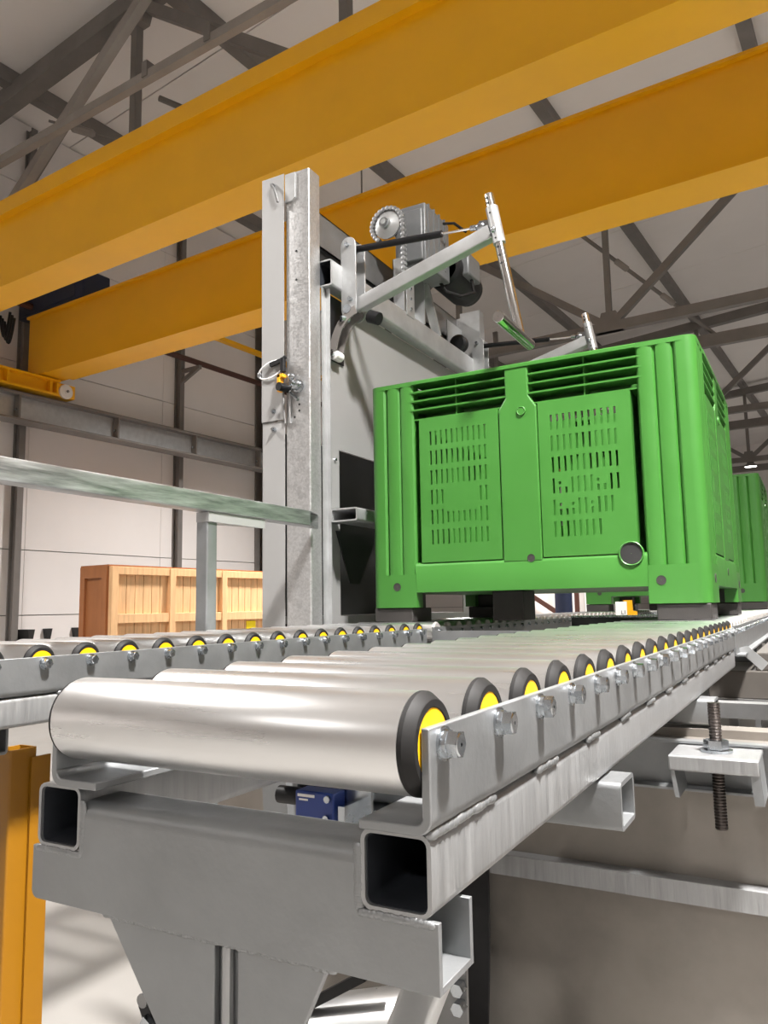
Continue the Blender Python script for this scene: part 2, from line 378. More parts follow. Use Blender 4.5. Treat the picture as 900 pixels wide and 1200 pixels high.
# crane runway on the left wall
RX = -9.0
r = thing('crane_runway', 'grey steel crane runway beam along the left wall', 'runway beam', (RX, 8, 2.38), 'B')
part('bottom_flange', MB().box(RX-.13, RX+.13, YN+.5, YF-.5, 2.38, 2.405), M['steel_dark'], r, smooth=0)
part('top_flange', MB().box(RX-.13, RX+.13, YN+.5, YF-.5, 2.70, 2.73), M['steel_dark'], r, smooth=0)
part('web', MB().box(RX-.012, RX+.012, YN+.5, YF-.5, 2.40, 2.70), M['galv_bright'], r, smooth=0)
part('crane_track', MB().box(RX-.03, RX+.03, YN+.5, YF-.5, 2.73, 2.77), M['steel_dark'], r, smooth=0)
for yy in (1.2, 2.6, 4.0, 5.38, 6.85, 8.3, 9.75, 11.2, 12.7, 14.2):
    s_ = part('stiffener', MB().box(RX+.012, RX+.12, yy-.012, yy+.012, 2.405, 2.70), M['steel_dark'], r, smooth=0)
    part('bolt', MB().cyl((RX+.06, yy-.012, 2.52), (RX+.06, yy-.03, 2.52), .02, 6), M['zinc'], s_)
solo('wall_pipe', MB().cyl((XW+.5, 5.0, 3.92), (XW+.5, YF-1, 3.95), .045, 10), M['rust'], (XW+.55, 10, 4.4), 'B', 'thin dark red pipe running high along the left wall', 'pipe')
solo('cable_duct', MB().box(XW+.80, XW+.90, 5.6, YF-1, 4.25, 4.31), M['crane'], (XW+.8, 10, 5), 'B', 'thin yellow busbar rail high along the left wall above the red pipe', 'busbar', smooth=0)

# overhead crane
cr = thing('overhead_crane', 'big yellow overhead travelling crane with two box girders', 'crane', (0, 4.8, 2.77), 'B')
def girder(y0, y1, z0, z1, x0=-9.1):
    g = part('girder', MB().box(x0, XE-.5, y0, y1, z0+.02, z1-.03), M['crane'], cr, smooth=0)
    part('top_flange', MB().box(x0, XE-.5, y0-.045, y1+.045, z1-.03, z1), M['crane'], g, smooth=0)
    part('bottom_flange', MB().box(-8.7, XE-.5, y0-.012, y1+.012, z0, z0+.02), M['crane'], g, smooth=0)
    return g
g1 = girder(3.82, 4.13, 3.0, 3.83)
part('walkway_lip', MB().box(-9.1, XE-.5, 3.75, 3.82, 3.66, 3.80), M['crane'], g1, smooth=0)
girder(5.6, 5.97, 3.0, 3.80)
et = part('end_truck', MB().box(-9.12, -8.94, 3.1, 6.1, 2.83, 2.98), M['crane'], cr, smooth=0)
part('truck_flange', MB().box(-9.16, -8.84, 3.1, 5.9, 2.975, 3.0), M['crane'], et, smooth=0)
part('truck_flange', MB().box(-9.16, -8.84, 3.1, 5.86, 2.79, 2.82), M['crane'], et, smooth=0)
for yy in (3.3, 4.3, 5.2, 5.78):
    part('truck_rib', MB().box(-8.94, -8.86, yy-.015, yy+.015, 2.82, 2.975), M['crane'], et, smooth=0)
part('wheel_housing', MB().box(-9.14, -8.86, 5.86, 6.13, 2.79, 2.97), M['crane'], et, bevel=.01, smooth=0)
wh = part('crane_wheel', MB().lathe([(0, .095), (.03, .095), (.035, .08), (.035, .03), (.05, .03), (.05, .001)], (-8.86, 5.98, 2.865), (1, 0, 0), 28), M['white'], et)
part('axle_cap', MB().cyl((-8.81, 5.98, 2.865), (-8.79, 5.98, 2.865), .018, 6), M['steel_dark'], wh)
r = thing('electrical_cabinet', 'dark navy electrical cabinet standing on the far yellow girder, left end', 'cabinet', (-8.6, 5.75, 3.8), 'B')
part('housing', MB().box(-9.3, -7.95, 5.56, 5.95, 3.802, 4.18), M['navy'], r, bevel=.02)
part('door', MB().box(-9.2, -8.1, 5.55, 5.56, 3.85, 4.14), M['navy'], r, bevel=.01)
part('end_bell', MB().box(-9.36, -9.3, 5.6, 5.9, 3.85, 4.1), M['black'], r, bevel=.02)
for k in range(3):
    pts = [(-9.05+.05*k-.22*t, 5.3, 3.78-.05*k-.30*math.sin(math.pi*t)) for t in [i/12 for i in range(13)]]
    part('cable', MB().path(pts, .018, 8), M['black'], r)

# lamps
def lamp(i, x, y_, z):
    far = y_ > 28
    lb = 'small bright lamp far away under the roof, above the second crate' if (x, y_) == (-3.78, 28.6) else 'round high-bay lamp hanging from the roof'
    r = thing('high_bay_lamp', lb, 'lamp', (x, y_, z), 'B', None if (x, y_) == (-3.78, 28.6) else 'high-bay lamps under the roof')
    part('housing', MB().lathe([(.02, .19), (.02, .21), (.08, .20), (.12, .12), (.26, .09), (.28, .001)], (x, y_, z), (0, 0, 1), 28, close=False), M['steel_dark'], r)
    part('lens', MB().lathe([(.03, .19), (.03, .001)], (x, y_, z), (0, 0, 1), 28, close=False), M['lens'], r)
    part('suspension', MB().cyl((x, y_, z+.28), (x, y_, roof_z(x)-(.2 if x == -3.78 else 0)), .012, 6), M['steel_dark'], r)
    l = bpy.data.lights.new('lamp_light', 'AREA'); l.shape = 'DISK'; l.size = .62; l.energy = LAMP_W*(2.1 if i == 0 else 1); l.color = (1.0, .968, .935); l.spread = math.radians(125)
    lo = bpy.data.objects.new('lamp_light', l); C.objects.link(lo); lo.parent = r; lo.location = (0, 0, -.005)
for i, L in enumerate(LAMPS): lamp(i, *L)

# wooden shipping crate by the wall
WX, WY0, WY1, WZ = -7.0, 5.34, 8.35, .49
r = thing('wooden_crate', 'large pine shipping crate standing before the left wall', 'crate', (WX-.25, 6.8, -H), 'B')
part('end_board', MB().box(WX-.48, WX-.03, WY0-.0, WY0+.03, -H, WZ), M['ply'], r, smooth=0)
part('end_board', MB().box(WX-.48, WX-.03, WY1-.03, WY1, -H, WZ), M['ply'], r, smooth=0)
part('lid', MB().box(WX-.50, WX-.02, WY0-.01, WY1+.01, WZ, WZ+.02), M['ply'], r, smooth=0)
part('back_board', MB().box(WX-.51, WX-.48, WY0, WY1, -H, WZ), M['ply'], r, smooth=0)
for (a, b, c, d) in ((WX-.48, WX-.40, -H, WZ), (WX-.11, WX-.03, -H, WZ)):
    part('end_batten', MB().box(a, b, WY0-.03, WY0, c, d), M['ply'], r, smooth=0)
part('end_batten', MB().box(WX-.40, WX-.11, WY0-.03, WY0, WZ-.12, WZ), M['ply'], r, smooth=0)
n = 26; dy = (WY1-WY0)/n
for k in range(n):
    part('plank', MB().box(WX-.05+random.uniform(-.004, .004), WX-.028, WY0+k*dy+.004, WY0+(k+1)*dy-.004, -H+.02, WZ-.01), M['wood'], r, smooth=0)
for yy in (5.34, 6.14, 6.97, 7.77, 8.27):
    part('stud', MB().box(WX-.028, WX+.03, yy, yy+.085, -H, WZ), M['wood'], r, bevel=.004)
ys = [5.425, 6.14, 6.225, 6.97, 7.055, 7.77, 7.855, 8.27]
for (za, zb) in ((WZ-.085, WZ), (-.12, -.02), (-H+.02, -H+.12)):
    for k in range(0, 8, 2):
        part('cross_rail', MB().box(WX-.028, WX+.018, ys[k], ys[k+1], za, zb), M['wood'], r, bevel=.004)
part('shipping_label', MB().box(WX-.026, WX-.018, 7.45, 7.62, -.36, -.14), M['stickeryellow'], r, 'yellow paper label', smooth=0)

# ------------------------------------------------------------------ roller conveyors
RY0, RP, RZ, RR = .458, .0984, -.0866, .0328
CX = -.39675
mir = lambda x: 2*CX-x          # the rail tubes lie mirror-wise
mip = lambda x: -.7675-x         # the left angle plate sits a little further in
CR = Vector((CX, 1.45, -H))
def roller_meshes():
    tube = MB().lathe([(0, .0300), (0, .0312), (.0012, .0324), (.003, RR), (.3143, RR), (.3149, .0300)], (-.5432, 0, 0), (1, 0, 0), 56)
    def ring(x, s):
        return MB().lathe([(0, .0300), (0, .0326), (.0005, .0330), (.0034, .0330), (.0094, .0286), (.0100, .0278), (.0100, .0233), (.0090, .0228), (.0, .0228)], (x, 0, 0), (s, 0, 0), 56, close=False)
    hub = lambda x, s: MB().lathe([(0, .0229), (.0008, .0226), (.0010, .0205), (.0010, .0075), (.0016, .0070), (.0016, .001)], (x, 0, 0), (s, 0, 0), 40, close=False)
    ms = []
    for nm, mb, mat in (('roller', tube, 'roller'), ('end_ring', ring(-.2287, 1), 'rubber'), ('end_ring', MB().lathe([(0, .0300), (0, .0322), (.0015, .0318), (.0028, .0295), (.0028, .022), (0, .022)], (-.5432, 0, 0), (-1, 0, 0), 56, close=False), 'rubber'),
                        ('hub', hub(-.2202, 1), 'hub'), ('hub', hub(-.5452, -1), 'hub')):
        me = to_mesh(nm, mb, (CX, 0, 0), 24 if nm == 'end_ring' else 40); me.materials.append(M[mat]); ms.append((nm, me))
    return ms
RM = roller_meshes()
gcap = MB().lathe([(0, .0300), (0, .0334), (.004, .0334), (.008, .029), (.008, .012), (.0095, .011), (.0095, .001)], (-.2287, 0, 0), (1, 0, 0), 32, close=False)
gcap2 = MB().lathe([(0, .0300), (0, .0326), (.002, .0326), (.003, .029), (.003, .012), (.004, .001)], (-.5432, 0, 0), (-1, 0, 0), 32, close=False)
GM = [RM[0]]
for mb in (gcap, gcap2):
    me = to_mesh('end_cap', mb, (CX, 0, 0), 40); me.materials.append(M['greycap']); GM.append(('end_cap', me))
def add_roller(root, y, meshes):
    L = LOC[root.name]
    o = inst('roller', meshes[0][1], root, (CX-L.x+(L.x-CX), y-L.y, RZ-L.z))
    o.rotation_euler.x = random.uniform(0, 6.28)
    for nm, me in meshes[1:]: inst(nm, me, o, (0, 0, 0))
    return o
# bolt with washers, built about its own axis (pointing +X)
hexp = [(.0075*math.cos(math.radians(60*k)), .0075*math.sin(math.radians(60*k))) for k in range(6)]
bolt_me = to_mesh('bolt', MB().prism(hexp, 'X', .0042, .0100).lathe([(.0100, .0064), (.0106, .0055), (.0106, .001)], (0, 0, 0), (1, 0, 0), 24, close=False), smooth=30)
bolt_me.materials.append(M['zinc'])
wash_me = to_mesh('washer', MB().lathe([(0, .0090), (.0016, .0090), (.0017, .0076), (.0042, .0074), (.0042, .003)], (0, 0, 0), (1, 0, 0), 28, close=False), smooth=30)
wash_me.materials.append(M['zinc'])
def add_bolt(root, pos, s=1, scale=1.0):
    L = LOC[top_of(root).name]
    o = inst('bolt', bolt_me, root, Vector(pos)-L)
    o.rotation_euler = (random.uniform(0, 1.05), 0, 0 if s > 0 else math.pi); o.scale = (scale,)*3
    inst('washer', wash_me, o, (0, 0, 0)); return o

def arc(cx, cy, r, a0, a1, k=5):
    return [(cx+r*math.cos(math.radians(a0+(a1-a0)*i/k)), cy+r*math.sin(math.radians(a0+(a1-a0)*i/k))) for i in range(k+1)]
angle_prof = [(-.2185, -.074), (-.2185, -.1265)]+arc(-.2245, -.1265, .006, 0, -90)+[(-.264, -.1325), (-.264, -.1386)]+arc(-.2235, -.1276, .011, -90, 0)+[(-.2125, -.074)]
YE = 2.47
def roller_conveyor(label):
    r = thing('roller_conveyor', label, 'conveyor', CR)
    for sgn in (1, -1):
        f = (lambda x: x) if sgn > 0 else mir
        u = sorted((f(-.2665), f(-.2165)))
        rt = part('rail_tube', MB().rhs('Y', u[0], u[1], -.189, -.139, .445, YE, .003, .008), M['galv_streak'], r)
        part('tube_bore_shade', MB().rhs('Y', u[0]+.0031, u[1]-.0031, -.1859, -.1421, .4475, YE-.003, .0006, .0055), M['bore_shade'], rt)  # added inner skin, painted dark as the shade inside the tube
        g = (lambda x: x) if sgn > 0 else mip
        part('side_plate', MB().prism([(g(p[0]), p[1]) for p in angle_prof], 'Y', .4385, YE), M['galv'], r, bevel=.0012, smooth=50)
        for y0, y1 in ((.447, .545), (.655, .70), (.82, .86), (.985, 1.02), (1.15, 1.19), (1.31, 1.35), (1.48, 1.52), (1.64, 1.68), (1.80, 1.84), (1.97, 2.01), (2.14, 2.18), (2.31, 2.35)):
            m = MB(); xx = g(-.2175)
            k = 0; yy = y0
            while yy < y1:
                m.blob((xx+random.uniform(-.0005, .0005), yy+.004, -.1385+random.uniform(-.0006, .0006)), .0042, .0085, .0042, 8, 5); yy += .0075
            part('weld_bead', m, M['galv'], r, smooth=60)
        for k in range(21):
            add_bolt(r, (g(-.2125), RY0+k*RP, RZ+.001), sgn, 1.2)
    # cross members
    def cross(y0, y1, z0, x1, notch=True):
        m = MB(); a, b = mir(-.2125)-.001, x1
        L0, L1, R0, R1 = mir(-.2165), mir(-.2665), -.2665, -.2165
        poly = [(a, z0+.006)]+arc(a+.006, z0+.006, .006, 180, 270, 3)+[(b, z0), (b, -.1895), (R0, -.1895)]+[(R0, -.164)]
        poly += [(R0-.0001, -.163), (R0-.002, -.1625)]+[(R0-.004, -.1625), (L1+.004, -.1625)]+[(L1+.002, -.1625), (L1+.0001, -.163)]+[(L1, -.1895), (a, -.1895)]
        for ya in (y0, y1-.0045):
            m.prism(poly, 'Y', ya, ya+.0045)
        m.box(a, b, y0+.0045, y1-.0045, z0, z0+.0045)
        R_ = .0125; T_ = -.150
        sec = [(y0, -.163), (y0, T_-R_)]+[(y0+R_-R_*math.cos(math.radians(t)), T_-R_+R_*math.sin(math.radians(t))) for t in (15, 30, 45, 60, 75, 90)]
        sec += [(y1-R_+R_*math.sin(math.radians(t)), T_-R_+R_*math.cos(math.radians(t))) for t in (0, 30, 60, 90)]+[(y1, -.163)]
        inn = [(y1-.0045, -.163), (y1-.0045, T_-.012), (y1-.012, T_-.0045), (y0+.012, T_-.0045), (y0+.0045, T_-.012), (y0+.0045, -.163)]
        m.prism(sec+inn, 'X', L1+.0005, R0-.0005)
        return part('cross_member', m, M['galv'], r, bevel=.0022, smooth=50, seg=3)
    cross(.445, .497, -.231, -.2125)
    for y0, y1, x1 in ((.865, .932, -.196), (1.665, 1.73, -.188)):
        part('cross_member', MB().rhs('X', y0, y1, -.240, -.1895, mir(-.2125)-.01, x1, .005, .007), M['galv'], r)
    # weld fillets where the rail tubes meet the front cross member
    for f in ((lambda x: x), mir):
        m = MB()
        for i in range(22):
            m.blob((f(-.2688+random.uniform(-.0004, .0004)), .4458, -.152-.0017*i), .0036, .0016, .0034, 8, 4)
        for i in range(28):
            m.blob((f(-.2665+.0018*i), .4452, -.1910+random.uniform(-.0004, .0004)), .0036, .0016, .0028, 8, 4)
        part('weld_bead', m, M['galv'], r, smooth=60)
    m = MB()
    for i in range(70):
        x_ = -.500+.0030*i
        m.blob((x_, .4515, -.2325+random.uniform(-.0006, .0006)), .0048, .0030+random.uniform(0, .0008), .0026+random.uniform(0, .0012), 8, 4)
    part('weld_bead', m, M['galv'], r, smooth=60)
    # front leg with its two gusset plates
    leg = part('leg', MB().rhs('Z', -.432, -.350, .459, .500, -H, -.2315, .004, .006), M['galv'], r)
    part('gusset', MB().prism([(-.503, -.2315), (-.441, -.312), (-.441, -.62), (-.393, -.62), (-.393, -.2315)], 'Y', .4525, .4585), M['galv'], leg, bevel=.001, smooth=0)
    part('gusset', MB().prism([(-.372, -.2315), (-.372, -.62), (-.345, -.62), (-.338, -.318), (-.296, -.2315)], 'Y', .4525, .4585), M['galv'], leg, bevel=.001, smooth=0)
    part('spacer_rod', MB().cyl((-.3835, .456, -.236), (-.3835, .456, -.6), .0045, 10), M['galv_streak'], leg)
    part('foot_plate', MB().box(-.46, -.32, .42, .54, -H, -H+.01), M['galv'], leg, smooth=0)
    for k in range(21): add_roller(r, RY0+k*RP, RM)
    return r
conv = roller_conveyor('galvanized roller conveyor nearest the viewer, right one of the pair')
conv2 = copy_tree(conv); conv2.location += Vector((-.965, -.041, 0))
for ch in conv2.children:
    if ch.name.startswith('cross_member') and min(v.co.y for v in ch.data.vertices) > -.8: ch.location.x -= .08
conv2['label'] = 'galvanized roller conveyor on the left, beside the tall machine post'

def far_conveyor(label, y0, n):
    r = thing('transfer_conveyor', label, 'conveyor', (CX, y0+1, -H))
    y1 = y0+n*RP+.02
    for f in ((lambda x: x), mip):
        u = sorted((f(-.2185), f(-.2125)))
        part('side_plate', MB().box(u[0], u[1], y0, y1, -.157, -.071), M['galv'], r, smooth=0)
        u = sorted((f(-.2125), f(-.19)))
        part('rail_lip', MB().box(u[0], u[1], y0, y1, -.157, -.152), M['galv'], r, smooth=0)
        for k in range(n): add_bolt(r, (f(-.2125), y0+.05+k*RP, RZ), 1 if f(-.2125) > CX else -1, .85)
    for yy in (y0+.6, y0+2.0, y0+3.4):
        part('cross_member', MB().rhs('X', yy, yy+.06, -.215, -.1575, -.59, -.2, .004, .006), M['galv'], r)
        for xx in (() if yy < y0+1 else (-.55, -.29)):
            part('leg', MB().rhs('Z', xx-.03, xx+.03, yy, yy+.06, -H, -.2155, .004, .006), M['galv_dark'], r)
    for k in range(n): add_roller(r, y0+.05+k*RP, GM)
    return r
fc = far_conveyor('grey-capped roller section carrying the right feet of both green crates', 2.482, 46)
fc2 = copy_tree(fc); fc2.location += Vector((-.965, 0, 0))
fc2['label'] = 'grey-capped roller section carrying the left feet of both green crates'
r = thing('cross_channel', 'flat grey steel channel joining the far ends of both front conveyors', 'channel', (-.87, 2.47, -.125))
part('web', MB().box(-1.165, -.585, 2.452, 2.457, -.128, -.082), M['galv'], r, smooth=0)
part('flange', MB().box(-1.165, -.585, 2.457, 2.477, -.128, -.124), M['galv'], r, smooth=0)
r = thing('chain_rail', 'low dark rail with a bright chain crossing between the conveyors under the front crate', 'chain', (-.9, 4.2, -.1))
part('rail', MB().box(-1.16, -.60, 4.18, 4.22, -.12, -.072), M['dark'], r, smooth=0)
m = MB()
for k in range(36): m.cyl((-1.155+k*.0155, 4.175, -.066), (-1.155+k*.0155, 4.225, -.066), .006, 8)
part('chain', m, M['zinc'], r)

# ------------------------------------------------------------------ green crates
CW, CD, CHT = 1.18, 1.07, .894
def crate(label):
    O = Vector((-1.45, 2.532, -.0538))
    r = thing('plastic_crate', label, 'crate', O)
    def place(side):
        if side == 0: return lambda u, d, z: (O.x+u, O.y+d, O.z+z)
        if side == 1: return lambda u, d, z: (O.x+CW-d, O.y+u, O.z+z)
        if side == 2: return lambda u, d, z: (O.x+CW-u, O.y+CD-d, O.z+z)
        return lambda u, d, z: (O.x+d, O.y+CD-u, O.z+z)
    # corner posts: L-shaped, rounded outside, two flutes on each face
    def post(grooves):
        p = .185; t = .05; R_ = .035; w_ = .009; g = .012
        face = [(p, 0)]
        if grooves:
            face = []
            for ga, gb in ((.185, .128), (.128, .070)):
                for k in range(9):
                    s_ = k/9
                    face.append((ga+(gb-ga)*s_, .0125*.8*(1-math.sin(math.pi*s_)**.35)))
            face += [(.070, .0125), (.066, .005), (.060, .001)]
        cor = [(R_-R_*math.sin(math.radians(a)), R_-R_*math.cos(math.radians(a))) for a in (0, 18, 36, 54, 72, 90)]
        other = [(y, x) for (x, y) in reversed(face)]
        return face+cor+other+[(t, p), (t, t), (p, t)]
    for sx, sy in ((0, 0), (1, 0), (1, 1), (0, 1)):
        fx = (lambda x: O.x+x) if not sx else (lambda x: O.x+CW-x)
        fy = (lambda y: O.y+y) if not sy else (lambda y: O.y+CD-y)
        m = MB()
        for (gr, z0, z1) in ((False, .052, .172), (True, .172, .878), (False, .878, CHT)):
            m.prism([(fx(x), fy(y)) for x, y in post(gr)], 'Z', O.z+z0, O.z+z1)
        part('corner_post', m, M['green'], r, smooth=30)
        m = MB().box(*sorted((fx(.006), fx(.165))), *sorted((fy(.006), fy(.165))), O.z, O.z+.051)
        m.box(*sorted((fx(.02), fx(.15))), *sorted((fy(.02), fy(.15))), O.z+.001, O.z+.106)
        part('skid_pad', m, M['skid'], r, 'dark skid pad', bevel=.004)
    for x0, x1, y0, y1 in ((.41, .53, .17, .30),):
        part('skid_pad', MB().box(O.x+x0, O.x+x1, O.y+y0, O.y+y1, O.z, O.z+.107), M['skid'], r, 'dark skid pad', bevel=.004)
    part('base', MB().box(O.x+.03, O.x+CW-.03, O.y+.03, O.y+CD-.03, O.z+.107, O.z+.127), M['green'], r, smooth=0)
    for side in range(4):
        P = place(side); Wd = CW if side % 2 == 0 else CD
        A = .185; g = .024; Cc = Wd/2; hc = .0725
        pans = ((A+g, Cc-hc), (Cc+hc, Wd-A-g))
        # lower band with rounded upper ledge, and the top rim
        m = MB().prism([(0, .106), (.085, .106), (.085, .2), (.014, .215), (.004, .208), (0, .198)], 'X', A-.002, Wd-A+.002).xf(lambda a, d, z: P(a, d, z))
        band = part('lower_band', m, M['green'], r, smooth=50)
        part('top_rim', MB().prism([(-.003, .880), (.155, .880), (.155, CHT), (0, CHT), (-.003, CHT-.003)], 'X', A-.002, Wd-A+.002).xf(lambda a, d, z: P(a, d, z)), M['green'], r, smooth=0)
        # middle post widening at the vents
        m = MB().prism([(Cc-hc+.004, .2), (Cc+hc-.004, .2), (Cc+hc-.004, .735), (Cc+hc-.03, .775), (Cc+hc-.03, .882), (Cc-hc+.03, .882), (Cc-hc+.03, .775), (Cc-hc+.004, .735)], 'Y', 0.0, .082).xf(lambda a, d, z: P(a, d, z))
        mid = part('middle_post', m, M['green'], r, bevel=.005, smooth=0)
        c0 = Vector(P(Cc+.015, 0, .722)); nrm = Vector(P(0, -1, 0))-Vector(P(0, 0, 0))
        part('round_boss', MB().lathe([(-.004, .017), (.004, .016), (.006, .014), (.004, .012), (.004, .001)], c0, nrm, 24, close=False), M['green'], mid)
        c0 = Vector(P(Cc+.03, 0, .212)) if side == 0 else Vector(P(Cc, 0, .16))
        part('plug_hole', MB().lathe([(-.001, .013), (.0014, .0135), (.0014, .0115), (.0006, .011), (.0006, .001)], c0, nrm, 24, close=False), M['skid'], band, 'small dark round hole')
        # perforated panels
        for k, (u0, u1) in enumerate(pans):
            rects = []; wds = u1-u0
            nx = 11; px0 = u0+.035; pw = (wds-.075)/nx
            top = .695; rp = .073
            for rw in range(6):
                z1 = top-rw*rp; z0 = z1-.052
                for c in range(nx):
                    x0 = px0+c*pw+pw*.30; x1 = x0+pw*.36
                    if k == 0:
                        if rw == 3 and 2 < c < 9: continue
                        if rw == 4 and 2 < c < 9: rects.append((x0, x1, z0+.004, z1-.010)); continue
                        rects.append((x0, x1, z0, z1))
                    else:
                        if rw == 5 and c > 7: continue
                        if rw == 4 and c > 9: continue
                        if (rw == 3 and c in (1, 2, 7, 8)) or (rw == 4 and c in (1, 2, 3, 6)):
                            rects.append((x0, x1, z0, z0+.020))
                            if c in (1, 3, 6, 7): rects.append((x0, x1, z0+.030, z0+.040))
                            continue
                        if side == 0 and rw == 2 and 6 < c < 10: rects.append((x0, x1, z0+.002, z1)); continue
                        rects.append((x0, x1, z0, z1))
            m = MB().holes(u0, u1, .213, .745, rects, .002, .010)
            for (a, b, c, d) in ((u0, u0+.006, .213, .745), (u1-.006, u1, .213, .745), (u0, u1, .739, .745)):
                m.box(a, b, .0102, .128, c, d)
            m.xf(lambda a, d, z: P(a, d, z))
            part('perforated_panel', m, M['green'], r, smooth=0)
            # deep slot beside the panel, vent pocket and its fins
            ga, gb = (A, u0) if k == 0 else (u1, Wd-A)
            va, vb = (A-.02, Cc-hc+.03) if k == 0 else (Cc+hc-.03, Wd-A+.02)
            m = MB().box(ga-.004, gb+.004, .128, .134, .2, .76).box(va, vb, .148, .154, .742, .890).box(va, vb, .012, .15, .744, .750)
            for xx in (ga if k == 0 else gb-.004, ): m.box(xx-.001, xx+.004, .046, .13, .2, .76)
            for xx in (va, vb-.004): m.box(xx, xx+.004, .04, .15, .75, .885)
            m.xf(lambda a, d, z: P(a, d, z)); pk = part('vent_pocket', m, M['green'], r, smooth=0)
            for zf in (.782, .816, .850):
                part('vent_fin', MB().box(va, vb, .001, .079, zf-.003, zf+.003).xf(lambda a, d, z: P(a, d, z)), M['green'], pk, smooth=0)
            vm = (va+vb)/2
            part('vent_fin', MB().box(vm-.002, vm+.002, .012, .079, .750, .882).xf(lambda a, d, z: P(a, d, z)), M['green'], pk, smooth=0)
        # round openings on the feet, and the drain hole
        for uu in (.106, Wd-.145 if side == 0 else Wd-.106):
            c0 = Vector(P(uu, 0, .128 if uu < .5 else .124)); 
            q = part('plug_hole', MB().lathe([(-.001, .0145), (.0014, .0150), (.0014, .0130), (.0006, .0125), (.0006, .001)], c0, nrm, 24, close=False), M['skid'], band, 'small dark round hole with a bar across')
        if side == 0:
            c0 = Vector(P(.949, 0, .211))
            part('drain_rim', MB().lathe([(-.02, .038), (.004, .0395), (.006, .037), (.004, .0345), (.001, .034)], c0, nrm, 40, close=False), M['green'], band)
            part('drain_hole', MB().lathe([(.0016, .0345), (.0016, .001)], c0, nrm, 40, close=False), M['dark'], band, 'big dark round drain hole')
    return r
cr1 = crate('large green slotted plastic crate standing in front on the conveyors')
cr2 = copy_tree(cr1); cr2.location += Vector((0, 3.07, 0))
cr2['label'] = 'second green plastic crate farther down the line, partly hidden behind the first'
r = thing('line_marker', 'small white marker plate with yellow edge under the second crate', 'sign', (-1.04, 5.0, -.09))
part('plate', MB().box(-1.105, -1.035, 5.0, 5.01, -.075, .012), M['white'], r, smooth=0)
part('stand', MB().box(-1.08, -1.05, 5.012, 5.03, -H, -.04), M['dark'], r, smooth=0)
part('edge', MB().prism([(-1.035, -.075), (-.975, -.075), (-.975, -.05), (-1.0, -.045), (-1.003, .02), (-1.06, .02), (-1.05, .012), (-1.035, .012)], 'Y', 5.0, 5.012), M['orange'], r, smooth=0)
fc_ = bpy.data.curves.new('lettering', 'FONT'); fc_.body = 'L1'; fc_.size = .034; fc_.extrude = .0005; fc_.align_x = 'CENTER'
ft = bpy.data.objects.new('lettering_curve', fc_); C.objects.link(ft)
fme = bpy.data.meshes.new_from_object(ft.evaluated_get(bpy.context.evaluated_depsgraph_get())); fme.name = 'lettering'
bpy.data.objects.remove(ft); bpy.data.curves.remove(fc_)
fme.materials.clear(); fme.materials.append(M['black'])
fo = bpy.data.objects.new('lettering', fme); C.objects.link(fo); fo.parent = r; fo.location = Vector((-1.056, 4.9985, -.066))-LOC[r.name]; fo.rotation_euler = (math.pi/2, 0, 0)

# ------------------------------------------------------------------ tower with beams, arms and drive
tw = thing('lifting_tower', 'tall galvanized lifting tower with swing arms behind the front green crate', 'machine', (-1.7, 3.2, -H))
part('column', MB().rhs('Z', -1.765, -1.65, 2.42, 2.50, -H, 1.757, .005, .008).box(-1.763, -1.652, 2.422, 2.498, 1.745, 1.752), M['galv_spangle'], tw)
part('column', MB().rhs('Z', -1.765, -1.65, 4.12, 4.20, -H, 1.70, .005, .008), M['galv_spangle'], tw)
cov = part('cover_plate', MB().box(-1.878, -1.768, 2.412, 2.415, .738, 1.762).box(-1.878, -1.875, 2.415, 2.50, .738, 1.762), M['sheet'], tw, bevel=.001, smooth=0)
cov2 = part('cover_plate', MB().box(-1.876, -1.768, 2.417, 2.420, -H, .735).box(-1.876, -1.873, 2.42, 2.50, -H, .735), M['sheet'], tw, bevel=.001, smooth=0)
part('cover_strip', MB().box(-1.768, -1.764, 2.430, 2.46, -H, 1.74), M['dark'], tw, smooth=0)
for (x, z, c) in ((-1.816, .775, cov), (-1.816, .702, cov2), (-1.820, 1.722, cov)):
    part('bolt', MB().cyl((x, 2.418, z), (x, 2.404, z), .010, 6).cyl((x, 2.404, z), (x, 2.396, z), .005, 8), M['zinc'], c)
part('hook', MB().path([(-1.820, 2.40, 1.722), (-1.806, 2.398, 1.70), (-1.795, 2.398, 1.665), (-1.790, 2.402, 1.64)], .005), M['galv_dark'], cov)
part('top_plate', MB().prism([(-1.764, 1.635), (-1.728, 1.635), (-1.715, 1.65), (-1.715, 1.756), (-1.764, 1.756)], 'Y', 2.414, 2.420), M['galv_bright'], tw, bevel=.001, smooth=0)
part('column_flange', MB().box(-1.65, -1.645, 2.502, 2.535, -H, 1.285).box(-1.65, -1.628, 2.530, 2.535, -H, 1.285), M['galv_bright'], tw, smooth=0)
hb = part('weld_bead', MB().path([(-1.742, 2.416, .72), (-1.742, 2.416, .85)], .005), M['galv_bright'], tw)
